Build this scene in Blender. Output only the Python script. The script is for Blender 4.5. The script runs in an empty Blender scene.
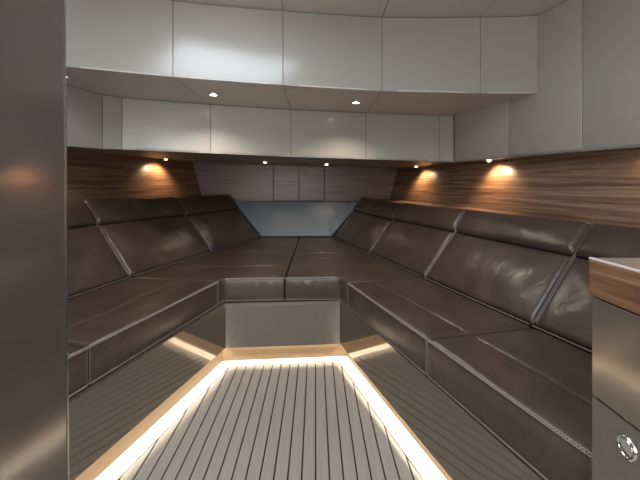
import bpy, bmesh, math, random
import numpy as np
from mathutils import Vector, Matrix, noise
from mathutils.geometry import delaunay_2d_cdt
random.seed(4)
PI = math.pi
scene = bpy.context.scene
COL = scene.collection
H = 1.08                      # eye height above the cabin sole
# ------------------------------------------------------------ camera
cam = bpy.data.objects.new('camera', bpy.data.cameras.new('camera'))
COL.objects.link(cam); scene.camera = cam
cam.location = (0, 0, H); cam.rotation_euler = (PI/2, 0, 0)
cam.data.sensor_width = 36; cam.data.lens = 36*360/640
cam.data.shift_x = 4.4/640; cam.data.shift_y = -57/640
cam.data.clip_start = 0.02
# ------------------------------------------------------------ world, exposure
w = bpy.data.worlds.new('world'); scene.world = w; w.use_nodes = True
w.node_tree.nodes['Background'].inputs[0].default_value = (0.75, 0.85, 1.0, 1)
w.node_tree.nodes['Background'].inputs[1].default_value = 0.5
scene.view_settings.view_transform = 'Standard'
scene.view_settings.look = 'None'
scene.view_settings.gamma = 1
scene.view_settings.use_curve_mapping = False
scene.view_settings.exposure = 0.12

def area(name, loc, rot, sx, sy, power, color, spread=PI):
    d = bpy.data.lights.new(name, 'AREA'); d.shape = 'RECTANGLE'
    d.size = sx; d.size_y = sy; d.energy = power; d.color = color; d.spread = spread
    o = bpy.data.objects.new(name, d); COL.objects.link(o)
    o.location = loc; o.rotation_euler = rot
    return o
# daylight through the deck hatch over the cabin entrance, plus an added fill light behind the camera
area('hatch_daylight', (-0.12, 0.85, 1.955), (0, 0, 0), 0.75, 0.75, 12, (0.80, 0.90, 1.0))
area('saloon_fill', (-0.3, -1.30, 1.25), (PI/2, 0, 0), 1.9, 1.2, 33, (1.0, 0.96, 0.92))
SPOT_DECK = 13     # W of the two deckhead downlights
SPOT_WALL = 6.5     # W of the wall-washing downlights
STRIP = 2.1         # W per metre of the plinth light strips

# ------------------------------------------------------------ materials
def nmat(name):
    m = bpy.data.materials.new(name); m.use_nodes = True
    nt = m.node_tree; b = nt.nodes['Principled BSDF']
    return m, nt, b
def simple(name, col, rough=0.5, metal=0.0, coat=0.0, bump=0.0, bscale=60, var=0.0, emit=None, stretch=(1, 1, 1), aniso=0):
    m, nt, b = nmat(name)
    b.inputs['Base Color'].default_value = (*col, 1)
    b.inputs['Roughness'].default_value = rough
    b.inputs['Metallic'].default_value = metal
    b.inputs['Coat Weight'].default_value = coat
    b.inputs['Coat Roughness'].default_value = 0.15
    if bump or var:
        tc = nt.nodes.new('ShaderNodeTexCoord'); mp = nt.nodes.new('ShaderNodeMapping')
        mp.inputs['Scale'].default_value = stretch
        nt.links.new(tc.outputs['Object'], mp.inputs[0])
        n = nt.nodes.new('ShaderNodeTexNoise'); n.inputs['Scale'].default_value = bscale
        n.inputs['Detail'].default_value = 4
        nt.links.new(mp.outputs[0], n.inputs['Vector'])
        if bump:
            bp = nt.nodes.new('ShaderNodeBump'); bp.inputs['Strength'].default_value = bump
            bp.inputs['Distance'].default_value = 0.002
            nt.links.new(n.outputs[0], bp.inputs['Height']); nt.links.new(bp.outputs[0], b.inputs['Normal'])
        if var:
            r = nt.nodes.new('ShaderNodeValToRGB')
            r.color_ramp.elements[0].position = 0.3; r.color_ramp.elements[1].position = 0.7
            r.color_ramp.elements[0].color = (*[c*(1-var) for c in col], 1)
            r.color_ramp.elements[1].color = (*[min(1, c*(1+var)) for c in col], 1)
            nt.links.new(n.outputs[0], r.inputs[0]); nt.links.new(r.outputs[0], b.inputs['Base Color'])
    if emit:
        b.inputs['Emission Color'].default_value = (*emit[0], 1)
        b.inputs['Emission Strength'].default_value = emit[1]
    return m
def leather(name, c0, c1, rough=0.33):
    m, nt, b = nmat(name)
    tc = nt.nodes.new('ShaderNodeTexCoord')
    n1 = nt.nodes.new('ShaderNodeTexNoise'); n1.inputs['Scale'].default_value = 5; n1.inputs['Detail'].default_value = 5
    nt.links.new(tc.outputs['Object'], n1.inputs['Vector'])
    r = nt.nodes.new('ShaderNodeValToRGB')
    r.color_ramp.elements[0].color = (*c0, 1); r.color_ramp.elements[0].position = 0.32
    r.color_ramp.elements[1].color = (*c1, 1); r.color_ramp.elements[1].position = 0.72
    nt.links.new(n1.outputs[0], r.inputs[0]); nt.links.new(r.outputs[0], b.inputs['Base Color'])
    # creases (large soft) + grain (fine)
    n2 = nt.nodes.new('ShaderNodeTexNoise'); n2.inputs['Scale'].default_value = 7; n2.inputs['Detail'].default_value = 3
    n2.inputs['Distortion'].default_value = 0.9
    nt.links.new(tc.outputs['Object'], n2.inputs['Vector'])
    v = nt.nodes.new('ShaderNodeTexVoronoi'); v.inputs['Scale'].default_value = 420
    nt.links.new(tc.outputs['Object'], v.inputs['Vector'])
    b1 = nt.nodes.new('ShaderNodeBump'); b1.inputs['Strength'].default_value = 0.35; b1.inputs['Distance'].default_value = 0.014
    b2 = nt.nodes.new('ShaderNodeBump'); b2.inputs['Strength'].default_value = 0.10; b2.inputs['Distance'].default_value = 0.001
    nt.links.new(n2.outputs[0], b1.inputs['Height']); nt.links.new(v.outputs['Distance'], b2.inputs['Height'])
    nt.links.new(b1.outputs[0], b2.inputs['Normal']); nt.links.new(b2.outputs[0], b.inputs['Normal'])
    b.inputs['Roughness'].default_value = rough
    b.inputs['Specular IOR Level'].default_value = 0.6
    return m
def walnut(name, dark, mid, light, axis='X', rough=0.38, ang=0.0):
    m, nt, b = nmat(name)
    tc = nt.nodes.new('ShaderNodeTexCoord'); mp = nt.nodes.new('ShaderNodeMapping')
    mp.inputs['Scale'].default_value = {'Y': (26, 1.6, 30), 'H': (0.8, 0.8, 27)}[axis]
    nt.links.new(tc.outputs['Object'], mp.inputs[0])
    n = nt.nodes.new('ShaderNodeTexNoise'); n.inputs['Scale'].default_value = 2.1; n.inputs['Detail'].default_value = 7
    n.inputs['Roughness'].default_value = 0.62; n.inputs['Distortion'].default_value = 0.35
    nt.links.new(mp.outputs[0], n.inputs['Vector'])
    r = nt.nodes.new('ShaderNodeValToRGB'); e = r.color_ramp.elements
    e[0].color = (*dark, 1); e[0].position = 0.30
    e[1].color = (*light, 1); e[1].position = 0.74
    k = e.new(0.5); k.color = (*mid, 1)
    nt.links.new(n.outputs[0], r.inputs[0]); nt.links.new(r.outputs[0], b.inputs['Base Color'])
    b.inputs['Roughness'].default_value = rough
    b.inputs['Coat Weight'].default_value = 0.15; b.inputs['Coat Roughness'].default_value = 0.25
    return m
M = {}
M['leather'] = leather('brown_leather', (0.056, 0.036, 0.029), (0.088, 0.060, 0.049))
M['blue_tinted'] = leather('grey_blue_tinted_leather', (0.16, 0.195, 0.23), (0.195, 0.235, 0.27), 0.4)  # end cushion leather, base colour tinted grey-blue
M['piping'] = simple('piping_leather', (0.17, 0.135, 0.12), 0.42)
M['thread'] = simple('pale_thread', (0.27, 0.225, 0.20), 0.6)
M['lacquer'] = simple('grey_lacquer', (0.37, 0.345, 0.312), 0.25, coat=0.5, bump=0.03, bscale=90)
M['lacquer_dark'] = simple('grey_lacquer_carcass', (0.20, 0.185, 0.165), 0.4)
M['soffit'] = simple('deckhead_panel', (0.62, 0.56, 0.51), 0.45, bump=0.03, bscale=90)
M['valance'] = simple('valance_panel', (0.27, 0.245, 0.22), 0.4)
M['bronze'] = simple('bronze_gloss', (0.31, 0.272, 0.235), 0.075, metal=0.8, bump=0.015, bscale=220, stretch=(1, 1, 0.04))
M['pillar'] = simple('pillar_gloss', (0.21, 0.185, 0.168), 0.13, metal=0.6)
M['drawer'] = simple('drawer_gloss', (0.30, 0.257, 0.215), 0.14, metal=0.7)
M['bronze_satin'] = simple('bronze_satin', (0.25, 0.227, 0.205), 0.26, metal=0.75, bump=0.02, bscale=220, stretch=(1, 1, 0.04))
M['plinth'] = simple('plinth_bronze', (0.20, 0.135, 0.075), 0.4, metal=0.3)
M['walnut'] = walnut('walnut_veneer', (0.085, 0.044, 0.027), (0.24, 0.14, 0.088), (0.42, 0.28, 0.19), 'H')
M['walnut_grey'] = walnut('greyer_walnut_veneer', (0.09, 0.05, 0.038), (0.19, 0.115, 0.088), (0.29, 0.195, 0.155), 'H')  # walnut in a duller, greyer tone for the forward bulkhead
M['walnut_top'] = walnut('worktop_walnut', (0.07, 0.03, 0.015), (0.19, 0.095, 0.05), (0.36, 0.21, 0.125), 'Y')
M['plank'] = simple('grey_teak', (0.335, 0.315, 0.29), 0.55, var=0.07, bscale=9, stretch=(9, 0.6, 9), bump=0.05)
M['margin'] = simple('pale_margin_board', (0.82, 0.78, 0.72), 0.5, var=0.03, bscale=9, stretch=(4, 1, 4))
M['caulk'] = simple('black_caulk', (0.012, 0.012, 0.014), 0.6)
M['chrome'] = simple('chrome', (0.85, 0.85, 0.86), 0.08, metal=1)
M['steel'] = simple('brushed_steel', (0.62, 0.6, 0.57), 0.25, metal=1)
M['top'] = simple('worktop_surface', (0.33, 0.28, 0.22), 0.22, coat=0.3)
M['edge'] = simple('pale_edge_band', (0.62, 0.52, 0.46), 0.4)
M['dark'] = simple('dark_gap', (0.01, 0.009, 0.008), 0.7)
M['lamp'] = simple('lamp_glass', (1, 1, 1), 0.3, emit=((1, 0.82, 0.58), 25))
M['led'] = simple('led_tape', (1, 1, 1), 0.3, emit=((1, 0.86, 0.66), 6))
M['wall'] = simple('cabin_wall', (0.26, 0.235, 0.205), 0.5)
M['glass'] = simple('hatch_glass', (0.7, 0.8, 0.9), 0.15, emit=((0.8, 0.9, 1.0), 2.0))

# ------------------------------------------------------------ object helpers
def link(name, bm, mat, parent=None, smooth=False):
    """link bm (vertices in world coordinates) as one mesh object, optionally under parent"""
    me = bpy.data.meshes.new(name)
    off = parent_world(parent) if parent else Vector((0, 0, 0))
    if off.length: bmesh.ops.translate(bm, verts=bm.verts, vec=-off)
    bmesh.ops.recalc_face_normals(bm, faces=bm.faces)
    bm.to_mesh(me); bm.free()
    me.materials.append(mat)
    for p in me.polygons: p.use_smooth = smooth
    if smooth:
        try: me.set_sharp_from_angle(angle=math.radians(50))
        except Exception: pass
    o = bpy.data.objects.new(name, me); COL.objects.link(o)
    if parent: o.parent = parent
    return o
def parent_world(p):
    v = Vector((0, 0, 0))
    while p: v += p.location; p = p.parent
    return v
def thing(name, label, cat, loc, group=None):
    o = bpy.data.objects.new(name, None); COL.objects.link(o)
    o.empty_display_size = 0.05
    o.location = loc; o['label'] = label; o['category'] = cat
    if group: o['group'] = group
    return o
def structure(o): o['kind'] = 'structure'; return o
def prism(bm, poly, z0, z1):
    """vertical prism over a plan polygon; z0 / z1 numbers or per-vertex lists"""
    n = len(poly)
    zz0 = z0 if isinstance(z0, (list, tuple)) else [z0]*n
    zz1 = z1 if isinstance(z1, (list, tuple)) else [z1]*n
    a = [bm.verts.new((p[0], p[1], z)) for p, z in zip(poly, zz0)]
    b = [bm.verts.new((p[0], p[1], z)) for p, z in zip(poly, zz1)]
    bm.faces.new(a[::-1]); bm.faces.new(b)
    for i in range(n):
        j = (i+1) % n
        bm.faces.new((a[i], a[j], b[j], b[i]))
    return bm
def box(bm, x0, x1, y0, y1, z0, z1):
    return prism(bm, [(x0, y0), (x1, y0), (x1, y1), (x0, y1)], z0, z1)
def bevel(bm, w, seg=2):
    bmesh.ops.bevel(bm, geom=list(bm.edges), offset=w, segments=seg, profile=0.5, affect='EDGES', clamp_overlap=True)
    return bm
def tube(bm, pts, r, n=6, closed=False):
    pts = [Vector(p) for p in pts]; rings = []; N = len(pts); up = None
    for i, p in enumerate(pts):
        if closed: t = pts[(i+1) % N]-pts[i-1]
        else: t = pts[min(i+1, N-1)]-pts[max(i-1, 0)]
        if t.length < 1e-9: t = Vector((0, 1, 0))
        t.normalize()
        if up is None: up = Vector((0, 0, 1)) if abs(t.z) < 0.9 else Vector((1, 0, 0))
        a = (up-t*up.dot(t)).normalized(); b = t.cross(a); up = a
        rings.append([bm.verts.new(p+(a*math.cos(2*PI*k/n)+b*math.sin(2*PI*k/n))*r) for k in range(n)])
    for i in range(N if closed else N-1):
        A, B = rings[i], rings[(i+1) % N]
        for k in range(n):
            bm.faces.new((A[k], A[(k+1) % n], B[(k+1) % n], B[k]))
    if not closed:
        bm.faces.new(rings[0][::-1]); bm.faces.new(rings[-1])
    return bm
def lathe(bm, prof, mtx, n=24):
    rings = []
    for r, z in prof:
        if r < 1e-6: rings.append([bm.verts.new(mtx @ Vector((0, 0, z)))])
        else: rings.append([bm.verts.new(mtx @ Vector((r*math.cos(2*PI*k/n), r*math.sin(2*PI*k/n), z))) for k in range(n)])
    for A, B in zip(rings, rings[1:]):
        for k in range(n):
            j = (k+1) % n
            if len(A) == 1 and len(B) == 1: continue
            if len(A) == 1: bm.faces.new((A[0], B[j], B[k]))
            elif len(B) == 1: bm.faces.new((A[k], A[j], B[0]))
            else: bm.faces.new((A[k], A[j], B[j], B[k]))
    return bm

# ------------------------------------------------------------ cushion builder
def fillet(poly, rad, step=0.02):
    out = []; n = len(poly)
    for i in range(n):
        p0, p, p1 = (Vector(poly[i-1]), Vector(poly[i]), Vector(poly[(i+1) % n]))
        a = (p0-p); b = (p1-p); r = min(rad[i] if isinstance(rad, (list, tuple)) else rad, a.length*0.45, b.length*0.45)
        a.normalize(); b.normalize()
        ang = a.angle(b); cut = min(r/math.tan(ang/2) if ang < 3.1 else 0, (p0-p).length*0.45, (p1-p).length*0.45)
        s, e = p+a*cut, p+b*cut
        m = 4 if cut > 1e-4 else 0
        for k in range(m+1):
            t = k/max(m, 1)
            out.append(s*(1-t)**2+p*2*t*(1-t)+e*t*t)
    res = []
    for i in range(len(out)):
        a, b = out[i], out[(i+1) % len(out)]
        L = (b-a).length
        if L < 1e-5: continue
        k = max(1, int(round(L/step)))
        for j in range(k): res.append(a.lerp(b, j/k))
    return res
def segdist(P, A, B):
    AB = B-A; L = (AB**2).sum()
    t = np.clip(((P-A) @ AB)/L, 0, 1)
    return np.sqrt(((P-(A+t[:, None]*AB))**2).sum(1))
def cushion(poly, h0, h1, r, puff=0.01, grooves=(), rad=0.02, seed=0, step=0.028, wr=0.0015):
    """bmesh of a stuffed cushion over polygon poly (local 2D, CCW), between heights h0 and h1"""
    area2 = sum(poly[i-1][0]*poly[i][1]-poly[i][0]*poly[i-1][1] for i in range(len(poly)))
    if area2 < 0:
        poly = poly[::-1]
        if isinstance(rad, (list, tuple)): rad = rad[::-1]
    bd = fillet(poly, rad, 0.02); nb = len(bd)
    BD = np.array([[p.x, p.y] for p in bd])
    def dist(P):
        d = np.full(len(P), 1e9)
        for i in range(nb):
            d = np.minimum(d, segdist(P, BD[i], BD[(i+1) % nb]))
        return d
    def inside(P):
        c = np.zeros(len(P), bool)
        for i in range(nb):
            a, b = BD[i], BD[(i+1) % nb]
            if abs(a[1]-b[1]) < 1e-12: continue
            k = ((a[1] > P[:, 1]) != (b[1] > P[:, 1])) & (P[:, 0] < (b[0]-a[0])*(P[:, 1]-a[1])/(b[1]-a[1])+a[0])
            c ^= k
        return c
    cand = []; offs = [0.12*r, 0.35*r, 0.65*r, 1.0*r, 1.6*r]
    for o in offs:
        ring = []
        for i in range(nb):
            t = BD[(i+1) % nb]-BD[i-1]; t /= np.linalg.norm(t)+1e-12
            ring.append(BD[i]+np.array([-t[1], t[0]])*o)
        ring = np.array(ring); ok = inside(ring) & (dist(ring) > o*0.93)
        cand.append(ring[ok])
    gl = []
    for (a, b, dep, wd) in grooves:
        a = np.array(a, float); b = np.array(b, float); L = np.linalg.norm(b-a); t = (b-a)/L; nn = np.array([-t[1], t[0]])
        ks = np.linspace(0, 1, int(L/0.02)+2)
        for q in (-2, -1, -0.4, 0, 0.4, 1, 2):
            g = a+np.outer(ks*L, t)+nn*wd*q
            g = g[inside(g)]
            if len(g): g = g[dist(g) > 0.15*r]; gl.append(g)
    mn, mx = BD.min(0), BD.max(0)
    gx, gy = np.meshgrid(np.arange(mn[0], mx[0], step), np.arange(mn[1], mx[1], step))
    G = np.stack([gx.ravel(), gy.ravel()], 1); G = G[inside(G)]
    if len(G): G = G[dist(G) > 2.0*r]
    if gl:
        GL = np.concatenate(gl); 
        for (a, b, dep, wd) in grooves:
            if len(G): G = G[segdist(G, np.array(a, float), np.array(b, float)) > 2.4*wd]
        cand.append(GL)
    P = np.concatenate([BD]+cand+([G] if len(G) else []))
    # drop near-duplicates
    key = {}; keep = []
    for i, p in enumerate(P):
        k = (int(round(p[0]/0.0035)), int(round(p[1]/0.0035)))
        if i < nb or k not in key: key[k] = 1; keep.append(i)
    P = P[keep]
    vs, es, fs, *_ = delaunay_2d_cdt([Vector(p) for p in P], [(i, (i+1) % nb) for i in range(nb)], [], 1, 1e-6)
    V = np.array([[v.x, v.y] for v in vs]); D = dist(V)
    q = np.clip(D/r, 0, 1)
    hh = h1-r*(1-np.sqrt(np.clip(1-(1-q)**2, 0, 1)))
    s = np.clip(D/0.16, 0, 1); hh += puff*s*s*(3-2*s)
    for (a, b, dep, wd) in grooves:
        g = segdist(V, np.array(a, float), np.array(b, float))
        hh -= dep*np.exp(-(g/wd)**2)*np.clip(D/(1.2*r), 0, 1)
    bm = bmesh.new(); bv = []
    for (x, y), h, d in zip(V, hh, D):
        nz = noise.noise(Vector((x*9+seed*7.1, y*9, seed)))*wr*2+noise.noise(Vector((x*28, y*22+seed*3, seed)))*wr*0.6
        bv.append(bm.verts.new((x, y, h+nz*min(1, d/0.05))))
    for f in fs:
        try: bm.faces.new([bv[i] for i in f])
        except ValueError: pass
    for v in [v for v in bm.verts if not v.link_faces]: bm.verts.remove(v)
    # side walls with a small lower rounding
    be = [e for e in bm.edges if e.is_boundary]
    r2 = min(r*0.6, (h1-h0)*0.2)
    ret = bmesh.ops.extrude_edge_only(bm, edges=be)
    nv = [g for g in ret['geom'] if isinstance(g, bmesh.types.BMVert)]
    for v in nv: v.co.z = h0+r2
    ne = [g for g in ret['geom'] if isinstance(g, bmesh.types.BMEdge) and g.is_boundary]
    ret = bmesh.ops.extrude_edge_only(bm, edges=ne)
    nv = [g for g in ret['geom'] if isinstance(g, bmesh.types.BMVert)]
    c = V.mean(0)
    for v in nv:
        dv = Vector((c[0]-v.co.x, c[1]-v.co.y)); dv.normalize()
        v.co.x += dv.x*r2*0.7; v.co.y += dv.y*r2*0.7; v.co.z = h0
    ne = [g for g in ret['geom'] if isinstance(g, bmesh.types.BMEdge) and g.is_boundary]
    bmesh.ops.holes_fill(bm, edges=ne, sides=0)
    return bm, bd

def lerp(a, b, t): return a+(b-a)*t
# ------------------------------------------------------------ plan lines measured in the cabin
def plinthR(y): return 0.195+0.301*(2.247-y)
def plinthL(y): return -0.563-0.277*(2.178-y)
def innerR(y): return 0.140+0.2915*(2.178-y)
def innerL(y): return -0.509-0.261*(2.125-y)
YR, YL = 2.247, 2.182          # back corners of the plinth
NEAR = -1.35                   # the rear bulkhead
def ceilz(x): return 1.985+0.04*x

# ------------------------------------------------------------ floor
bm = bmesh.new(); box(bm, -2.6, 1.95, NEAR-0.05, 4.3, -0.05, -0.006)
floor = structure(link('floor', bm, M['caulk']))
def clip(poly, a, b, c):        # keep a*x+b*y <= c
    out = []
    for i in range(len(poly)):
        p, q = poly[i-1], poly[i]
        dp, dq = a*p[0]+b*p[1]-c, a*q[0]+b*q[1]-c
        if (dp <= 0) != (dq <= 0):
            t = dp/(dp-dq); out.append((lerp(p[0], q[0], t), lerp(p[1], q[1], t)))
        if dq <= 0: out.append(q)
    return out
W = 0.0511; gap = 0.0031
yb = lambda x: 2.125+(x+0.509)*(2.178-2.125)/0.649      # far inner edge
for k in range(-40, 24):
    x0, x1 = k*W+gap, (k+1)*W-gap
    poly = [(x0, NEAR), (x1, NEAR), (x1, 3), (x0, 3)]
    # x <= innerR(y)-g ; x >= innerL(y)+g ; y <= yb(x)-g
    poly = clip(poly, 1, 0.2915, 0.140+0.2915*2.178-0.003)
    if len(poly) > 2: poly = clip(poly, -1, 0.261, 0.509+0.261*2.125-0.003)
    if len(poly) > 2: poly = clip(poly, -0.0817, 1, 2.125+0.509*0.0817-0.003)
    if len(poly) < 3: continue
    a = 0.5*abs(sum(poly[i-1][0]*poly[i][1]-poly[i][0]*poly[i-1][1] for i in range(len(poly))))
    if a < 2e-4: continue
    # remove coincident points
    q = [p for i, p in enumerate(poly) if math.hypot(p[0]-poly[i-1][0], p[1]-poly[i-1][1]) > 1e-4]
    if len(q) < 3: continue
    bm = bmesh.new(); prism(bm, q, -0.0062, 0.0)
    link('plank', bm, M['plank'], floor)
# pale margin boards along the plinths
g = 0.003
Pl, Pr = (plinthL(YL), YL), (plinthR(YR), YR)
Il, Ir = (-0.509, 2.125), (0.140, 2.178)
bm = bmesh.new(); prism(bm, [(Il[0]+g, Il[1]+g), (Ir[0]-g, Ir[1]+g), (Pr[0]-g, Pr[1]), (Pl[0]+g, Pl[1])], -0.0062, 0.0005)
link('margin_board', bm, M['margin'], floor)
bm = bmesh.new(); prism(bm, [(Ir[0]+g, Ir[1]-g), (innerR(NEAR)+g, NEAR), (plinthR(NEAR), NEAR), (Pr[0]+g, Pr[1]-g)][::-1], -0.0062, 0.0005)
link('margin_board', bm, M['margin'], floor)
bm = bmesh.new(); prism(bm, [(Il[0]-g, Il[1]-g), (innerL(NEAR)-g, NEAR), (plinthL(NEAR), NEAR), (Pl[0]-g, Pl[1]-g)], -0.0062, 0.0005)
link('margin_board', bm, M['margin'], floor)

# ------------------------------------------------------------ walls (hull sides flare outwards above the seat backs)
def wallR(y): return 0.858+0.223*(4.15-y)
def wallL(y): return -1.278-0.223*(4.05-y)
FL = (-1.278, 4.05); FR = (0.858, 4.15)
FLARE = 0.11; ZB, ZT = 0.90, 1.30
def side_wall(name, p0, p1, sx, zb, zt, topz=2.12):
    """p0 far, p1 near plan points of the base line; sx outward sign"""
    bm = bmesh.new(); prof = [(0, 0), (0, zb), (FLARE, zt), (FLARE, topz)]
    for (x, y) in (p0, p1):
        for off, z in prof: bm.verts.new((x+sx*off, y, z))
        for off, z in prof[::-1]: bm.verts.new((x+sx*(off+0.04), y, z))
    v = list(bm.verts); n = 8
    for i in range(n):
        j = (i+1) % n; bm.faces.new((v[i], v[j], v[n+j], v[n+i]))
    bm.faces.new(v[:8]); bm.faces.new(v[8:][::-1])
    return structure(link(name, bm, M['wall']))
wl = side_wall('wall_left', FL, (wallL(NEAR), NEAR), -1, 0.92, 1.32)
wr = side_wall('wall_right', FR, (wallR(NEAR), NEAR), 1, ZB, ZT)
def slab(bm, pts, thick):       # pts: 4 world points, extruded along -normal
    P = [Vector(p) for p in pts]; n = (P[1]-P[0]).cross(P[3]-P[0]).normalized()*thick
    a = [bm.verts.new(p) for p in P]; b = [bm.verts.new(p-n) for p in P]
    bm.faces.new(a); bm.faces.new(b[::-1])
    for i in range(4):
        j = (i+1) % 4; bm.faces.new((a[i], b[i], b[j], a[j]))
    return bm
# walnut veneer linings on the flared strip
def lining(parent, x0, y0, x1, y1, sx, zb, zt, i0=0.006):
    def pt(x, y, t): return (x+sx*(FLARE*t)-sx*i0, y, lerp(zb, zt, t))
    bm = bmesh.new()
    q = [pt(x0, y0, -0.05), pt(x1, y1, -0.05), pt(x1, y1, 1.15), pt(x0, y0, 1.15)]
    slab(bm, q if sx > 0 else q[::-1], 0.005)
    return link('veneer_panel', bm, M['walnut'], parent)
lining(wl, FL[0], FL[1], wallL(0.3), 0.3, -1, 0.92, 1.32)
lining(wr, FR[0], FR[1], wallR(0.3), 0.3, 1, ZB, ZT)
# forward bulkhead
def yfront(x): return 4.05+(x+1.278)*0.1/2.136
bm = bmesh.new(); prism(bm, [(-1.6, yfront(-1.6)+0.02), (1.2, yfront(1.2)+0.02), (1.2, yfront(1.2)+0.07), (-1.6, yfront(-1.6)+0.07)], 0, 2.12)
wf = structure(link('wall_front', bm, M['wall']))
def frontslab(parent, name, mat, x0, x1, z0, z1, out=0.0, th=0.014, fl0=0, fl1=0):
    bm = bmesh.new()
    prof = []
    q = [(x0, z0), (x1, z0), (x1+fl1, z1), (x0+fl0, z1)]
    a = [bm.verts.new((x, yfront(x)-out, z)) for x, z in q]; b = [bm.verts.new((x, yfront(x)-out+th, z)) for x, z in q]
    bm.faces.new(a); bm.faces.new(b[::-1])
    for i in range(4):
        j = (i+1) % 4; bm.faces.new((a[i], b[i], b[j], a[j]))
    bevel(bm, 0.0015, 1)
    return link(name, bm, mat, parent)
def pxX(px, y=4.1): return (px-315.6)*y/360
xa, xb, xc = pxX(273.5), pxX(299), pxX(324.4)
frontslab(wf, 'veneer_panel', M['walnut_grey'], -1.276, xa-0.003, 0.87, 1.40, 0.004, fl0=-0.12)
frontslab(wf, 'veneer_panel', M['walnut_grey'], xc+0.003, 0.856, 0.87, 1.40, 0.004, fl1=0.12)
cup = thing('wall_cupboard', 'small walnut cupboard with two doors and tiny round knobs in the forward bulkhead', 'cupboard', (xb, 4.09, 0.88))
frontslab(cup, 'body', M['dark'], xa, xc, 0.875, 1.395, -0.006, 0.012)
for x0, x1, kx in ((xa+0.003, xb-0.003, pxX(291.5)), (xb+0.003, xc-0.003, pxX(306))):
    d = frontslab(cup, 'door', M['walnut_grey'], x0, x1, 0.88, 1.39, 0.008, 0.012)
    kz = H+10.2*4.09/360
    mt = Matrix.Translation((kx, yfront(kx)-0.008, kz)) @ Matrix.Rotation(PI/2, 4, 'X')
    bm = bmesh.new(); lathe(bm, [(0, 0.018), (0.012, 0.016), (0.016, 0.010), (0.014, 0.004), (0.006, 0.0), (0, 0)], mt, 16)
    link('knob', bm, M['chrome'], d, True)
# rear bulkhead with an added, unseen glowing pane, and the deckhead
bm = bmesh.new(); box(bm, -2.6, 2.2, NEAR-0.06, NEAR-0.01, 0, 2.12)
structure(link('wall_rear', bm, M['wall']))
bm = bmesh.new(); box(bm, -1.2, 0.8, NEAR-0.012, NEAR-0.004, 0.62, 1.88)
structure(link('rear_glow_pane', bm, M['glass']))
bm = bmesh.new()
prism(bm, [(-2.7, NEAR-0.06), (2.3, NEAR-0.06), (2.3, 4.3), (-2.7, 4.3)], [ceilz(x)+0.012 for x in (-2.7, 2.3, 2.3, -2.7)], [2.2]*4)
ceiling = structure(link('ceiling', bm, M['dark']))
sx_ = [-2.7, -1.22, -0.685, -0.17, 0.368, 0.933, 2.3]
for a, b in zip(sx_, sx_[1:]):
    a2, b2 = a+0.002, b-0.002
    bm = bmesh.new(); prism(bm, [(a2, NEAR), (b2, NEAR), (b2, 2.6), (a2, 2.6)], [ceilz(a2), ceilz(b2), ceilz(b2), ceilz(a2)], [ceilz(a2)+0.014, ceilz(b2)+0.014, ceilz(b2)+0.014, ceilz(a2)+0.014])
    link('ceiling_panel', bm, M['soffit'], ceiling)
bm = bmesh.new()
prism(bm, [(-0.52, 0.45), (0.28, 0.45), (0.28, 1.25), (-0.52, 1.25)], 1.962, 1.975)
structure(link('window_2', bm, M['glass']))
bm = bmesh.new()
for (x0, x1, y0, y1) in ((-0.56, -0.52, 0.41, 1.29), (0.28, 0.32, 0.41, 1.29), (-0.52, 0.28, 0.41, 0.45), (-0.52, 0.28, 1.25, 1.29)):
    box(bm, x0, x1, y0, y1, 1.955, 1.99)
structure(link('trim_1', bm, M['steel']))

# ------------------------------------------------------------ hanging cabinets
def tallx(y): return 1.038+0.345*(2.70-y) if y > 1.28 else 1.528+0.12*(1.28-y)
ZS = 1.59                        # soffit between the two rows
U = [(-1.60, 1.30), (-1.10, 1.569), (-0.685, 1.728), (-0.17, 1.873), (0.368, 1.992), (0.933, 2.040), (1.262, 2.045)]
L = [(-1.72, 1.50), (-1.29, 1.855), (-1.22, 2.06), (-1.148, 2.135), (-0.677, 2.325), (-0.17, 2.48), (0.362, 2.60), (0.930, 2.70), (1.035, 2.70)]
LB = [0.200, 0.190, 0.195, 0.199, 0.191, 0.180, 0.171, 0.160, 0.157]
LB = [H+v for v in LB]
def inset(poly_a, poly_b, dpt):   # points behind a->b by depth (towards +y side)
    a, b = Vector(poly_a), Vector(poly_b); t = (b-a).normalized(); n = Vector((-t.y, t.x))
    if n.y < 0: n = -n
    return a+n*dpt, b+n*dpt
def bowed(a, b, bow, n=6):
    a, b = Vector(a), Vector(b); t = (b-a).normalized(); nn = Vector((-t.y, t.x))
    if nn.y < 0: nn = -nn
    return [a.lerp(b, k/n)+nn*bow*4*(k/n)*(1-k/n) for k in range(n+1)]
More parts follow.
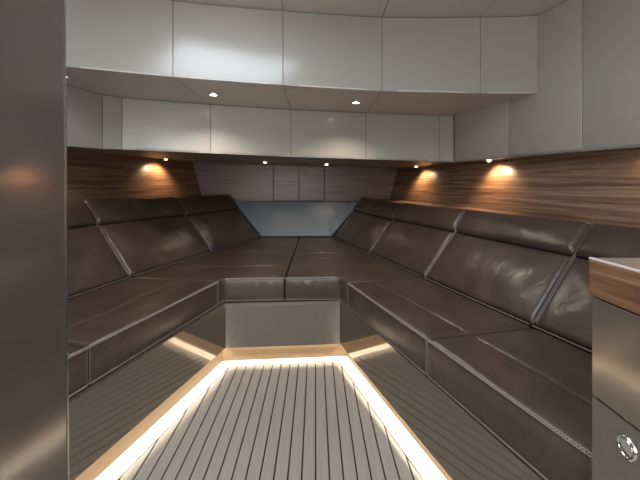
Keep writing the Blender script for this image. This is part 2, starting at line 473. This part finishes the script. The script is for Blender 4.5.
def cabinet(name, label, group, a, b, za, zb_, zta, ztb, depth, bow=0.0, mat='lacquer', cat='cabinet'):
    """front from plan point a to b; bottom heights za, zb_; top heights zta, ztb"""
    mid = (Vector(a)+Vector(b))/2
    t = thing(name, label, cat, (mid.x, mid.y, min(za, zb_)), group)
    gp = 0.0016; th = 0.018
    f = bowed(a, b, bow); n = len(f)-1
    dirv = (f[-1]-f[0]).normalized(); nn = Vector((-dirv.y, dirv.x)); nn = nn if nn.y > 0 else -nn
    def ring(o0, o1, sh, zin):
        fr = [p+nn*o0 for p in f]; bk = [p+nn*o1 for p in f]
        fr[0] = fr[0]+dirv*sh; fr[-1] = fr[-1]-dirv*sh; bk[0] = bk[0]+dirv*sh; bk[-1] = bk[-1]-dirv*sh
        zl = [lerp(za, zb_, i/n)+zin for i in range(n+1)]; zh = [lerp(zta, ztb, i/n)-zin for i in range(n+1)]
        return fr+bk[::-1], zl+zl[::-1], zh+zh[::-1]
    p, zl, zh = ring(0, th, gp, 0.001)
    bm = prism(bmesh.new(), [(v.x, v.y) for v in p], zl, zh)
    bmesh.ops.bevel(bm, geom=[e for e in bm.edges if e.calc_face_angle(0) > 0.6], offset=0.0022, segments=2, profile=0.5, affect='EDGES', clamp_overlap=True)
    link('door', bm, M[mat], t, True)
    p, zl, zh = ring(th+0.001, depth, 0.0005, 0.0015)
    p = [Vector((min(v.x, tallx(v.y)-0.003), v.y)) for v in p]
    link('body', prism(bmesh.new(), [(v.x, v.y) for v in p], zl, zh), M['lacquer_dark'], t)
    return t
up_l = ['upper wall cabinet door at far left, cut by the left pillar', 'upper wall cabinet door second from the left pillar, catching the cool hatch light',
        'upper wall cabinet door directly above the two small walnut doors', 'upper wall cabinet door above the right soffit downlight',
        'narrow upper wall cabinet door against the right corner']
for i in range(1, 6):
    a, b = U[i], U[i+1]
    cabinet('wall_cabinet', 'grey lacquer '+up_l[i-1], 'upper row of grey cabinets', a, b, ZS, ZS, ceilz(a[0])-0.003, ceilz(b[0])-0.003, 0.30, 0.006)
cabinet('wall_cabinet', 'grey lacquer upper wall cabinet wholly behind the left pillar', 'upper row of grey cabinets', U[0], U[1], ZS, ZS, ceilz(U[0][0])-0.003, ceilz(U[1][0])-0.003, 0.25, 0.0)
lo_l = [None, 'angled end cabinet below the soffit beside the left pillar', 'narrow filler cabinet of the lower row, left end',
        'lower wall cabinet above the left warm wall lamp', 'lower wall cabinet below the left soffit downlight', 'lower wall cabinet below the gap between the soffit downlights',
        'lower wall cabinet below and right of the right soffit downlight', 'narrow filler strip cabinet at the right inner corner']
for i in range(1, 8):
    a, b = L[i], L[i+1]
    nm = 'filler_cabinet' if i in (2, 7) else 'wall_cabinet'
    cabinet(nm, 'grey lacquer '+lo_l[i], 'lower row of grey cabinets', a, b, LB[i], LB[i+1], ZS-0.003, ZS-0.003, 0.26 if i > 2 else 0.06, 0.004 if i > 2 else 0)
# tall cabinets down the right side
ty = [2.70, 2.24, 1.815, 1.28, 0.72]
tl = ['far right side cabinet below the soffit end', 'tall right side cabinet touching the upper row corner', 'tall right side cabinet at the right edge of the view', 'tall right side cabinet outside the view above the worktop']
for i in range(4):
    a, b = (tallx(ty[i]), ty[i]), (tallx(ty[i+1]), ty[i+1])
    mid = ((a[0]+b[0])/2, (a[1]+b[1])/2)
    t = thing('side_cabinet', 'grey lacquer '+tl[i], 'cabinet', (mid[0], mid[1], 1.238), 'tall cabinets on the right side')
    dv = (Vector(b)-Vector(a)).normalized(); nn = Vector((-dv.y, dv.x)); nn = nn if nn.x > 0 else -nn
    def quad(o0, o1, sh):
        A, B = Vector(a)+dv*sh, Vector(b)-dv*sh
        return [A+nn*o0, B+nn*o0, B+nn*o1, A+nn*o1]
    q = quad(0, 0.018, 0.0016)
    bm = prism(bmesh.new(), [(v.x, v.y) for v in q], 1.239, [ceilz(v.x)-0.004 for v in q]); bevel(bm, 0.002, 2)
    link('door', bm, M['lacquer'], t, True)
    q = quad(0.019, 0.20, 0.0005)
    q = [Vector((min(v.x, wallR(v.y)+FLARE-0.004), v.y)) for v in q]
    link('body', prism(bmesh.new(), [(v.x, v.y) for v in q], 1.242, [ceilz(v.x)-0.006 for v in q]), M['lacquer_dark'], t)

# soffit between the rows: panels with seams in line with the doors
def interp(P, x):
    for (x0, y0), (x1, y1) in zip(P, P[1:]):
        if x0 <= x <= x1: return lerp(y0, y1, (x-x0)/(x1-x0))
    return P[-1][1] if x > P[-1][0] else P[0][1]
sof = None
segs = [(-1.60, -0.685), (-0.685, -0.17), (-0.17, 0.368), (0.368, 0.933), (0.933, 1.262)]
bm = bmesh.new()
xs = sorted(set([-1.60]+[p[0] for p in U[1:]]+[p[0] for p in L[2:]]))
front = [(x, interp(U, x)+0.012) for x in xs]
back = [(x, interp(L, x)+0.05) for x in xs]
prism(bm, front+back[::-1], ZS+0.004, ZS+0.02)
sof = structure(link('trim_2', bm, M['dark']))
for a, b in segs:
    X = [a+0.0018]+[x for x in xs if a+0.01 < x < b-0.01]+[b-0.0018]
    front = [(x, interp(U, x)+0.003) for x in X]; back = []
    for x in X:
        yy = interp(L, x)+0.02
        if x > 1.03: yy = min(yy, 2.70-(x-1.038)/0.345+0.02)
        back.append((x, yy))
    if a < -1.5: back[0] = (back[0][0], interp(L, -1.6)+0.02)
    bm = prism(bmesh.new(), front+back[::-1], ZS-0.0005, ZS+0.006)
    link('soffit_panel', bm, M['soffit'], sof)
# valance: underside of the lower row running back to the walnut lining
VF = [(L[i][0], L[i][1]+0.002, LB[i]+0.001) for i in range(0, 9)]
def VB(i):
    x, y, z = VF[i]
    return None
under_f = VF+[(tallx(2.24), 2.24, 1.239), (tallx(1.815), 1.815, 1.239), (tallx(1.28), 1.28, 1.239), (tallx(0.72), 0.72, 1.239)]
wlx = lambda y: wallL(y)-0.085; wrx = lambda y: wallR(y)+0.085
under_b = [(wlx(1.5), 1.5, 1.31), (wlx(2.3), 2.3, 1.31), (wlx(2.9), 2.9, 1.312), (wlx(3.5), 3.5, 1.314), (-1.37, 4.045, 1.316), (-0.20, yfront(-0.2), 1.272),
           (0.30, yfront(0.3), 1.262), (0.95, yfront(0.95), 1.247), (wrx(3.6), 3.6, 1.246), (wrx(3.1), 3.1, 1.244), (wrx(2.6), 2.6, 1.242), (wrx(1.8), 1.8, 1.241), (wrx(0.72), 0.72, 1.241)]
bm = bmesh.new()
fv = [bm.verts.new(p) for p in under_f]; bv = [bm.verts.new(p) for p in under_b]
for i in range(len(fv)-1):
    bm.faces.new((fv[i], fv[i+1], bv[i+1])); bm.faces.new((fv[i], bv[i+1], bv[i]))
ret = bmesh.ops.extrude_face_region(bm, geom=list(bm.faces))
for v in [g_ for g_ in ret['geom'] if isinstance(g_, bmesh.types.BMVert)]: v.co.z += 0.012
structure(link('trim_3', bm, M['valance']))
from mathutils.bvhtree import BVHTree
_v = [Vector(p) for p in under_f]+[Vector(p) for p in under_b]; _n = len(under_f)
_bvh = BVHTree.FromPolygons(_v, [q for i in range(_n-1) for q in ((i, i+1, _n+i+1), (i, _n+i+1, _n+i))])
def valz(x, y):
    h = _bvh.ray_cast(Vector((x, y, 0.5)), Vector((0, 0, 1)))
    return h[0].z if h[0] else 1.25

# ------------------------------------------------------------ downlights
def downlight(name, x, y, z, power, label, size=0.03, col=(1, 0.74, 0.46), aim=(0, 0), cone=130, blend=0.7):
    t = thing(name, label, 'lamp', (x, y, z), None)
    mt = Matrix.Translation((x, y, z)) @ Matrix.Rotation(PI, 4, 'X')
    bm = lathe(bmesh.new(), [(size*0.62, -0.004), (size*0.66, 0.004), (size*0.9, 0.005), (size, 0.002), (size, -0.004)], mt, 28)
    link('bezel', bm, M['steel'], t, True)
    bm = lathe(bmesh.new(), [(0, 0.006), (size*0.45, 0.005), (size*0.64, 0.001), (size*0.64, -0.003), (0, -0.003)], mt, 24)
    link('lens', bm, M['lamp'], t, True)
    d = bpy.data.lights.new('downlight_glow', 'SPOT'); d.energy = power; d.color = col
    d.spot_size = math.radians(cone); d.spot_blend = blend; d.shadow_soft_size = 0.02
    o = bpy.data.objects.new('downlight_glow', d); COL.objects.link(o); o.parent = t
    o.location = (0, 0, -0.016); o.rotation_euler = (math.radians(aim[0]), math.radians(aim[1]), 0)
    return t
downlight('downlight', -0.585, 2.063, ZS-0.002, SPOT_DECK, 'small round steel downlight in the soffit, left of the two', col=(1, 0.87, 0.70))
downlight('downlight', 0.254, 2.267, ZS-0.002, SPOT_DECK, 'small round steel downlight in the soffit, right of the two', col=(1, 0.87, 0.70))
def dl_low(px, py, y, wall, label, p=SPOT_WALL, aim=(0, 0)):
    x = (px-315.6)*y/360; z = valz(x, y)
    downlight('downlight', x, y, z-0.006, p, label, 0.026, aim=aim, col=(1, 0.64, 0.34) if wall else (1, 0.80, 0.62))
dl_low(166, 158.2, 3.38, -1, 'small downlight under the lower cabinets washing the left walnut wall', aim=(0, 22))
dl_low(265, 162.2, 3.30, 0, 'small downlight under the lower cabinets, left of the two walnut doors', 4)
dl_low(326.6, 164.3, 3.46, 0, 'small downlight under the lower cabinets, right of the two walnut doors', 4)
dl_low(416, 167.3, 3.50, 1, 'small downlight under the lower cabinets washing the right walnut wall near its far corner', aim=(0, -22))
dl_low(489, 161.6, 2.52, 1, 'small downlight under the side cabinets washing the middle of the right walnut wall', aim=(0, -22))
downlight('downlight', 1.50, 1.60, 1.237, SPOT_WALL*0.25, 'small downlight under the side cabinets near the worktop, outside the view', 0.026)
downlight('downlight', -1.62, 2.10, 1.29, SPOT_WALL*0.5, 'small downlight under the lower cabinets hidden by the left pillar', 0.026)

# ------------------------------------------------------------ sofa base: plinths, gloss panels, hidden light strips, back boards
base = thing('sofa_base', 'fitted bronze-panelled base of the leather corner sofa with lit plinths', 'sofa base', (-0.19, 2.3, 0))
LIP = 0.088; SEATB = 0.357
RN, LN = 0.765, 0.45           # near ends
def run(pts_plinth, inward, r, th, name_mat='bronze', ext0=0, ext1=0):
    """pts: two plan points of the plinth line; inward: unit vector to the room; r: recess of the plinth"""
    a, b = [Vector(p) for p in pts_plinth]; n = Vector(inward).normalized(); t = (b-a).normalized()
    q = [a-n*0.012, b-n*0.012, b, a]
    link('plinth', prism(bmesh.new(), [(v.x, v.y) for v in q], 0.0008, 0.158), M['plinth'], base)
    a1, b1 = a-t*ext0, b+t*ext1
    q = [a1+n*(r-th), b1+n*(r-th), b1+n*r, a1+n*r]
    bm = prism(bmesh.new(), [(v.x, v.y) for v in q], LIP, SEATB-0.022); bevel(bm, 0.001, 1)
    link('base_panel', bm, M[name_mat], base)
    # cavity top + light strip
    q = [a1-n*0.012, b1-n*0.012, b1+n*(r-th), a1+n*(r-th)]
    za = LIP+(0.043 if r > 0.04 else 0.0185)
    link('cavity_cover', prism(bmesh.new(), [(v.x, v.y) for v in q], za, za+0.01), M['dark'], base)
    c = r*0.28
    q = [a+n*(c-0.003), b+n*(c-0.003), b+n*(c+0.003), a+n*(c+0.003)]
    link('light_strip', prism(bmesh.new(), [(v.x, v.y) for v in q], za-0.003, za), M['led'], base)
    m = (a+b)/2+n*c; Ln = (b-a).length
    area('plinth_light', (m.x, m.y, za-0.0045), (0, 0, math.atan2(t.y, t.x)), Ln-0.02, 0.007, STRIP*Ln, (1, 0.88, 0.70))
nR = Vector((-1, -0.301)); nL = Vector((1, -0.277)); nB = Vector((0.091, -1))
run([(plinthR(YR), YR), (plinthR(RN), RN)], nR, 0.050, 0.010, ext0=0.02)
run([(plinthL(YL), YL), (plinthL(LN), LN)], nL, 0.026, 0.006, ext0=-0.003)
run([(plinthL(YL), YL), (plinthR(YR), YR)], nB, 0.026, 0.006, 'bronze_satin', ext0=-0.0195, ext1=-0.048)
# seat deck under the cushions
def frontR(y): return 0.187+0.303*(2.092-y)
def frontL(y): return -0.575-0.272*(2.124-y)
def restR(y): return 0.4375+0.2915*(2.983-y)
def restL(y): return -1.142-0.24*(2.228-y) if y < 2.228 else -0.8687-0.337*(3.039-y) if y < 3.039 else -0.8687+0.335*(y-3.039)
YF = 3.86
deck = [(plinthR(RN)-0.056, RN), (restR(RN), RN), (restR(YF), YF), (restL(YF), YF), (restL(LN), LN), (plinthL(LN)+0.028, LN), (plinthL(2.155)+0.028, 2.155), (plinthR(2.215)-0.056, 2.218)]
link('seat_deck', prism(bmesh.new(), deck, SEATB-0.022, SEATB-0.001), M['bronze'], base)

# ------------------------------------------------------------ seat cushions
ZSEAT = 0.50
def stitches(path, parent, label=None, size=0.0045, pitch=0.009, z=0.0, nrm=None):
    """a band of cross stitches laid along a 3D path (list of Vectors); nrm = across direction"""
    bm = bmesh.new(); P = [Vector(p) for p in path]; d = [0]
    for a, b in zip(P, P[1:]): d.append(d[-1]+(b-a).length)
    T = d[-1]; k = int(T/pitch)
    def at(s):
        s = max(0, min(T, s))
        for i in range(len(P)-1):
            if s <= d[i+1]: return P[i].lerp(P[i+1], (s-d[i])/max(1e-9, d[i+1]-d[i])), (P[i+1]-P[i]).normalized()
        return P[-1], (P[-1]-P[-2]).normalized()
    for j in range(k):
        s = (j+0.5)*pitch; p, t = at(s); nn = Vector(nrm); ac = nn.normalized()
        for sg in (1, -1):
            a = p-t*pitch*0.42-ac*size*sg; b = p+t*pitch*0.42+ac*size*sg
            up = t.cross(ac).normalized()*0.0011; sd = (b-a).normalized().cross(up.normalized())*0.0013
            q = [a-sd, a+sd, b+sd, b-sd]
            vv = [bm.verts.new(v+up) for v in q]+[bm.verts.new(v-up) for v in q]
            bm.faces.new(vv[:4]); bm.faces.new(vv[4:][::-1])
            for i in range(4): bm.faces.new((vv[i], vv[4+i], vv[4+(i+1) % 4], vv[(i+1) % 4]))
    o = link('stitching', bm, M['thread'], parent); o['kind'] = 'stuff'
    return o
def seat(label, poly, grooves, front, seed, rad=0.012, edge_n=None, pitch=0.0085):
    cx = sum(p[0] for p in poly)/len(poly); cy = sum(p[1] for p in poly)/len(poly)
    t = thing('seat_cushion', label, 'cushion', (cx, cy, SEATB), 'leather seat cushions')
    # open 3 mm joints between neighbours
    pp = []
    for (x, y) in poly:
        v = Vector((x-cx, y-cy)); pp.append((x-v.x/v.length*0.0025, y-v.y/v.length*0.0025))
    bm, bd = cushion(pp, SEATB, ZSEAT, 0.020, 0.004, grooves, rad, seed)
    link('pad', bm, M['leather'], t, True)
    # piping round the lower edge, slim bead on the upper front edge
    bm = tube(bmesh.new(), [(p.x, p.y, SEATB+0.006) for p in bd], 0.0035, 6, True)
    link('piping', bm, M['piping'], t, True)
    if front:
        (x0, y0), (x1, y1) = front
        v = (Vector((x1, y1))-Vector((x0, y0))); nn = Vector((-v.y, v.x)).normalized()
        if edge_n and nn.dot(Vector(edge_n)) < 0: nn = -nn
        P = [(lerp(x0, x1, k/12)+nn.x*0.004*-1, lerp(y0, y1, k/12)-nn.y*0.004, ZSEAT-0.0045) for k in range(13)]
        stitches(P, t, nrm=(nn.x, nn.y, -1.0), pitch=pitch)
        if abs(v.y) > abs(v.x):
            for q_, sg in ((P[0], 1), (P[-1], -1)):
                d_ = Vector((v.x, v.y, 0)).normalized()*0.006*sg
                link('corner_piping', tube(bmesh.new(), [(q_.x if False else q_[0]+d_.x, q_[1]+d_.y, SEATB+0.008), (q_[0]+d_.x, q_[1]+d_.y, ZSEAT-0.008)], 0.0028, 6), M['piping'], t, True)
    return t
XC0, XC1 = -0.190, -0.171
yc = lambda x: 2.188+(x+0.56)*0.035/0.74
R_seam_f, R_seam_b = (frontR(1.345), 1.345), (restR(1.452), 1.452)
R2_f, R2_b = (frontR(2.10), 2.10), (restR(2.20), 2.20)
L2_f, L2_b = (frontL(2.124), 2.124), (restL(2.228), 2.228)
L1_f, L1_b = (frontL(1.279), 1.279), (restL(1.42), 1.42)
def offp(p, q, f): return (lerp(p[0], q[0], f), lerp(p[1], q[1], f))
seat('near right dark brown leather seat cushion, ending at the drawer cabinet', [(frontR(RN), RN), (restR(RN), RN), R_seam_b, R_seam_f],
     [(offp((frontR(RN), RN), (restR(RN), RN), 0.38), offp(R_seam_f, R_seam_b, 0.38), 0.006, 0.006)], ((frontR(RN), RN), R_seam_f), 1, edge_n=(-1, 0))
seat('middle right dark brown leather seat cushion between the two front seams', [R_seam_f, R_seam_b, R2_b, R2_f],
     [(offp(R_seam_f, R_seam_b, 0.38), offp(R2_f, R2_b, 0.30), 0.005, 0.006)], (R_seam_f, R2_f), 2, edge_n=(-1, 0))
seat('forward right dark brown leather seat cushion, right of the centre seam', [R2_f, R2_b, (restR(YF), YF), (XC1, YF), (XC0, yc(XC0)), (0.150, yc(0.15))],
     [((-0.17, 2.98), (0.40, 2.98), 0.005, 0.007)], ((XC0, yc(XC0)), (0.13, yc(0.13))), 3, rad=[0.006, 0.01, 0.01, 0.01, 0.012, 0.045], edge_n=(0, -1))
seat('forward left dark brown leather seat cushion, left of the centre seam', [L2_f, (-0.560, yc(-0.56)), (XC0, yc(XC0)), (XC1, YF), (restL(YF), YF), L2_b],
     [((-0.17, 3.02), (-0.80, 3.02), 0.005, 0.007), ((-0.19, 2.52), (-0.9, 2.45), 0.004, 0.007)], ((-0.54, yc(-0.54)), (XC0, yc(XC0))), 4, rad=[0.006, 0.045, 0.012, 0.01, 0.01, 0.01], edge_n=(0, -1))
seat('middle left dark brown leather seat cushion beside the pillar', [L1_f, L2_f, L2_b, L1_b],
     [(offp(L1_f, L1_b, 0.38), offp(L2_f, L2_b, 0.38), 0.005, 0.006)], (L1_f, L2_f), 5, edge_n=(1, 0))
seat('near left dark brown leather seat cushion, mostly hidden by the pillar', [(frontL(LN), LN), L1_f, L1_b, (restL(LN), LN)],
     [], ((frontL(LN), LN), L1_f), 6, edge_n=(1, 0))

# ------------------------------------------------------------ back cushions
def back(label, b0, b1, t0, t1, seed, mat='leather', thick=0.10, split=0.665, name='back_cushion'):
    """b0,b1 bottom corners, t0,t1 top corners (3D, front face); b0->b1 runs so that the normal faces the cabin"""
    b0, b1, t0, t1 = map(Vector, (b0, b1, t0, t1))
    u = (b1-b0).normalized(); vv = (t0-b0)+(t1-b1); v = (vv-u*vv.dot(u)).normalized(); n = u.cross(v)
    if n.dot(Vector((-0.2, 2.2, 1.3))-b0) < 0:
        b0, b1, t0, t1 = b1, b0, t1, t0; u = -u; n = -n
    MT = Matrix((( u.x, v.x, n.x, b0.x), (u.y, v.y, n.y, b0.y), (u.z, v.z, n.z, b0.z), (0, 0, 0, 1)))
    inv = MT.inverted()
    lp = [(inv @ p) for p in (b0, b1, t1, t0)]
    lp = [(p.x, p.y) for p in lp]
    c = (b0+b1)/2
    t = thing(name, label, 'cushion', (c.x, c.y, c.z), 'leather back cushions')
    def shrink(q, e=0.002):
        cx = sum(p[0] for p in q)/4; cy = sum(p[1] for p in q)/4
        return [(p[0]+(cx-p[0])/abs(cx-p[0]+1e-9)*e if True else 0, p[1]+(cy-p[1])/abs(cy-p[1]+1e-9)*e) for p in q]
    def piece(nm, f0, f1, r, puff, hh, sd, rads):
        q = [offp(lp[0], lp[3], f0), offp(lp[1], lp[2], f0), offp(lp[1], lp[2], f1), offp(lp[0], lp[3], f1)]
        q = shrink(q)
        bm, bd = cushion(q, -thick, hh, r, puff, (), rads, sd, wr=0.0022)
        bm.transform(MT)
        link(nm, bm, M[mat], t, True)
        return bd
    if split:
        bd1 = piece('pad', 0, split, 0.024, 0.016, 0.0, seed, 0.012)
        bd2 = piece('headrest', split, 1, 0.030, 0.022, 0.012, seed+20, [0.01, 0.01, 0.025, 0.025])
    else:
        bd1 = piece('pad', 0, 1, 0.016, 0.006, 0.0, seed, 0.012); bd2 = None
    pq = [(lp[0][0]+0.004, lp[0][1]+0.013), (lp[1][0]-0.004, lp[1][1]+0.013), (lp[2][0]-0.004, lp[2][1]-0.003), (lp[3][0]+0.004, lp[3][1]-0.003)]
    bm = tube(bmesh.new(), [MT @ Vector((p.x, p.y, -0.011)) for p in fillet(pq, 0.012, 0.03)], 0.0027, 6, True)
    eo = n*0.007; eo.z = 0
    tube(bm, [b0.lerp(b1, 0.01)+eo+Vector((0, 0, 0.0)), b0.lerp(b1, 0.99)+eo+Vector((0, 0, 0.0))], 0.0035, 6)
    if mat == 'leather': link('piping', bm, M['piping'], t, True)
    else: bm.free()
    return t
ZR = 0.503
TR = Vector((0.321, 0.096, 0.411)); TL = Vector((-0.374, 0.112, 0.458))
rb = [0.765, 1.466, 2.21, 2.983, 3.85]
rl = ['near right dark brown leather back cushion, half hidden by the drawer cabinet', 'largest right back cushion in dark brown leather, second from the drawer cabinet',
      'right back cushion in dark brown leather, third from the drawer cabinet', 'farthest right back cushion in dark brown leather, beside the grey-blue end cushion']
for i in range(4):
    p0, p1 = Vector((restR(rb[i]), rb[i], ZR)), Vector((restR(rb[i+1]), rb[i+1], ZR))
    tr1 = TR if i < 3 else Vector((0.350, 0.18, 0.411))
    back(rl[i], p0, p1, p0+TR, p1+tr1, 11+i)
lb = [1.42, 2.228, 3.039, 3.85]
ll = ['near left dark brown leather back cushion, cut by the pillar', 'largest left back cushion in dark brown leather, lit by the warm wall lamp',
      'farthest left back cushion in dark brown leather, beside the grey-blue end cushion']
for i in range(3):
    p0, p1 = Vector((restL(lb[i]), lb[i], ZR)), Vector((restL(lb[i+1]), lb[i+1], ZR))
    tl1 = TL if i < 2 else Vector((-0.374, 0.15, 0.452))
    back(ll[i], p0, p1, p0+TL+Vector((0, 0, (0.022, 0.022, 0)[i])), p1+tl1+Vector((0, 0, (0.022, 0.0, 0)[i])), 31+i)
bx0, bx1 = restL(YF)+0.006, restR(YF)-0.006
back('smooth leather end cushion tinted grey-blue at the forward bulkhead', (bx0, 3.865, ZR), (bx1, 3.865, ZR), (bx0-0.345, 4.00, 0.888), (bx1+0.33, 4.01, 0.876), 51, 'blue_tinted', 0.03, None)

# boards behind the cushions and walnut ledges between them and the lining
def board(pts, off, th):
    bm = bmesh.new(); slab(bm, pts, th); return link('back_board', bm, M['dark'], base)
def shelf(poly, z, name):
    bm = prism(bmesh.new(), poly, z-0.015, z); return structure(link(name, bm, M['walnut']))
shelf([(restR(0.72)+TR.x+0.006, 0.80), (wallR(0.80)-0.004, 0.80), (wallR(4.0)-0.004, 4.0), (restR(3.85)+0.40, 4.0), (restR(3.80)+TR.x+0.02, 3.90)], 0.895, 'trim_4')
shelf([(restL(0.72)+TL.x-0.02, 0.80), (wallL(0.80)+0.004, 0.80), (wallL(3.95)+0.004, 3.95), (restL(3.85)-0.40, 3.95), (restL(3.039)+TL.x-0.006, 3.15), (restL(2.2)+TL.x-0.006, 2.31)][::-1], 0.925, 'trim_5')

# ------------------------------------------------------------ left pillar
pil = thing('pillar', 'tall glossy bronze pillar panel filling the left edge of the view', 'pillar', (-0.39, 0.2, 0))
bm = bmesh.new()
prism(bm, [(-0.41, -0.45), (-0.380, -0.45), (-0.380, 0.548), (-0.41, 0.548)], 0.001, [1.96]*4)
for v in bm.verts:
    v.co.x += -0.008*(v.co.z-0.3)/1.1+0.004
link('panel', bm, M['pillar'], pil)
bm = bmesh.new()
prism(bm, [(-0.412, 0.5485), (-0.379, 0.5485), (-0.379, 0.5515), (-0.412, 0.5515)], 0.001, [1.96]*4)
for v in bm.verts: v.co.x += -0.008*(v.co.z-0.3)/1.1+0.004
link('edge_strip', bm, M['steel'], pil)
mt = Matrix.Translation((-0.384, 0.553, H+(183-77.5)*0.553/360)) @ Matrix.Rotation(PI/2, 4, 'Y')
link('catch', lathe(bmesh.new(), [(0, 0.004), (0.0015, 0.004), (0.002, 0.002), (0.0015, 0), (0, 0)], mt, 12), M['chrome'], pil, True)

# ------------------------------------------------------------ drawer cabinet and worktop on the right
CX, CY = 0.569, 0.742
unit = thing('drawer_cabinet', 'glossy bronze drawer cabinet at the right edge, under the walnut worktop', 'cabinet', (0.86, 0.2, 0))
link('body', box(bmesh.new(), CX+0.018, 1.18, -0.5, CY, 0.0, 0.8455), M['drawer'], unit)
def drawer(z0, z1):
    bm = box(bmesh.new(), CX, CX+0.017, -0.28, CY, z0, z1); bevel(bm, 0.0015, 2)
    return link('drawer', bm, M['drawer'], unit)
drawer(0.6455, 0.8455)
d2 = drawer(0.04, 0.6415)
py_, pz_ = 0.657, 0.597
mt = Matrix.Translation((CX, py_, pz_)) @ Matrix.Rotation(-PI/2, 4, 'Y')
bm = lathe(bmesh.new(), [(0.0155, 0.0), (0.0165, 0.0035), (0.0185, 0.0045), (0.0205, 0.0030), (0.0212, 0.0)], mt, 32)
link('ring', bm, M['chrome'], d2, True)
bm = lathe(bmesh.new(), [(0, 0.0004), (0.010, 0.0006), (0.0150, 0.0012), (0.016, 0.0026)], mt, 32)
link('dish', bm, M['steel'], d2, True)
bm = bmesh.new()           # the half-moon finger lever filling the upper right of the ring
N = 18; ctr = Vector((CX-0.0042, py_, pz_)); top = []; bot = []
for k in range(N+1):
    a = math.radians(-35+180*k/N)
    # from the viewer the near side is towards -y
    p = ctr+Vector((0, -math.sin(a)*0.0150*-1 if False else -math.cos(a-PI/2)*0.0150*-1 if False else -math.cos(a)*0.0150, math.sin(a)*0.0150))
    top.append(bm.verts.new(p+Vector((-0.0015, 0, 0)))); bot.append(bm.verts.new(p+Vector((0.0025, 0, 0))))
bm.faces.new(top); bm.faces.new(bot[::-1])
for k in range(N+1):
    j = (k+1) % (N+1); bm.faces.new((top[k], top[j], bot[j], bot[k]))
link('lever', bm, M['chrome'], d2)
wt = thing('worktop', 'thick walnut-edged worktop on the bronze drawer cabinet', 'worktop', (0.86, 0.2, 0.842))
bm = box(bmesh.new(), CX-0.003, 1.20, -0.5, CY+0.004, 0.849, 0.9235); bevel(bm, 0.002, 2)
link('slab', bm, M['walnut_top'], wt)
link('shadow_gap', box(bmesh.new(), CX+0.012, 1.16, -0.48, CY-0.01, 0.8455, 0.849), M['dark'], wt)
link('top_surface', box(bmesh.new(), CX+0.004, 1.195, -0.49, CY-0.002, 0.9235, 0.9262), M['top'], wt)
bm = box(bmesh.new(), CX-0.0035, CX+0.004, -0.5, CY+0.0045, 0.9225, 0.9268); bevel(bm, 0.001, 1)
link('edge_strip', bm, M['edge'], wt)
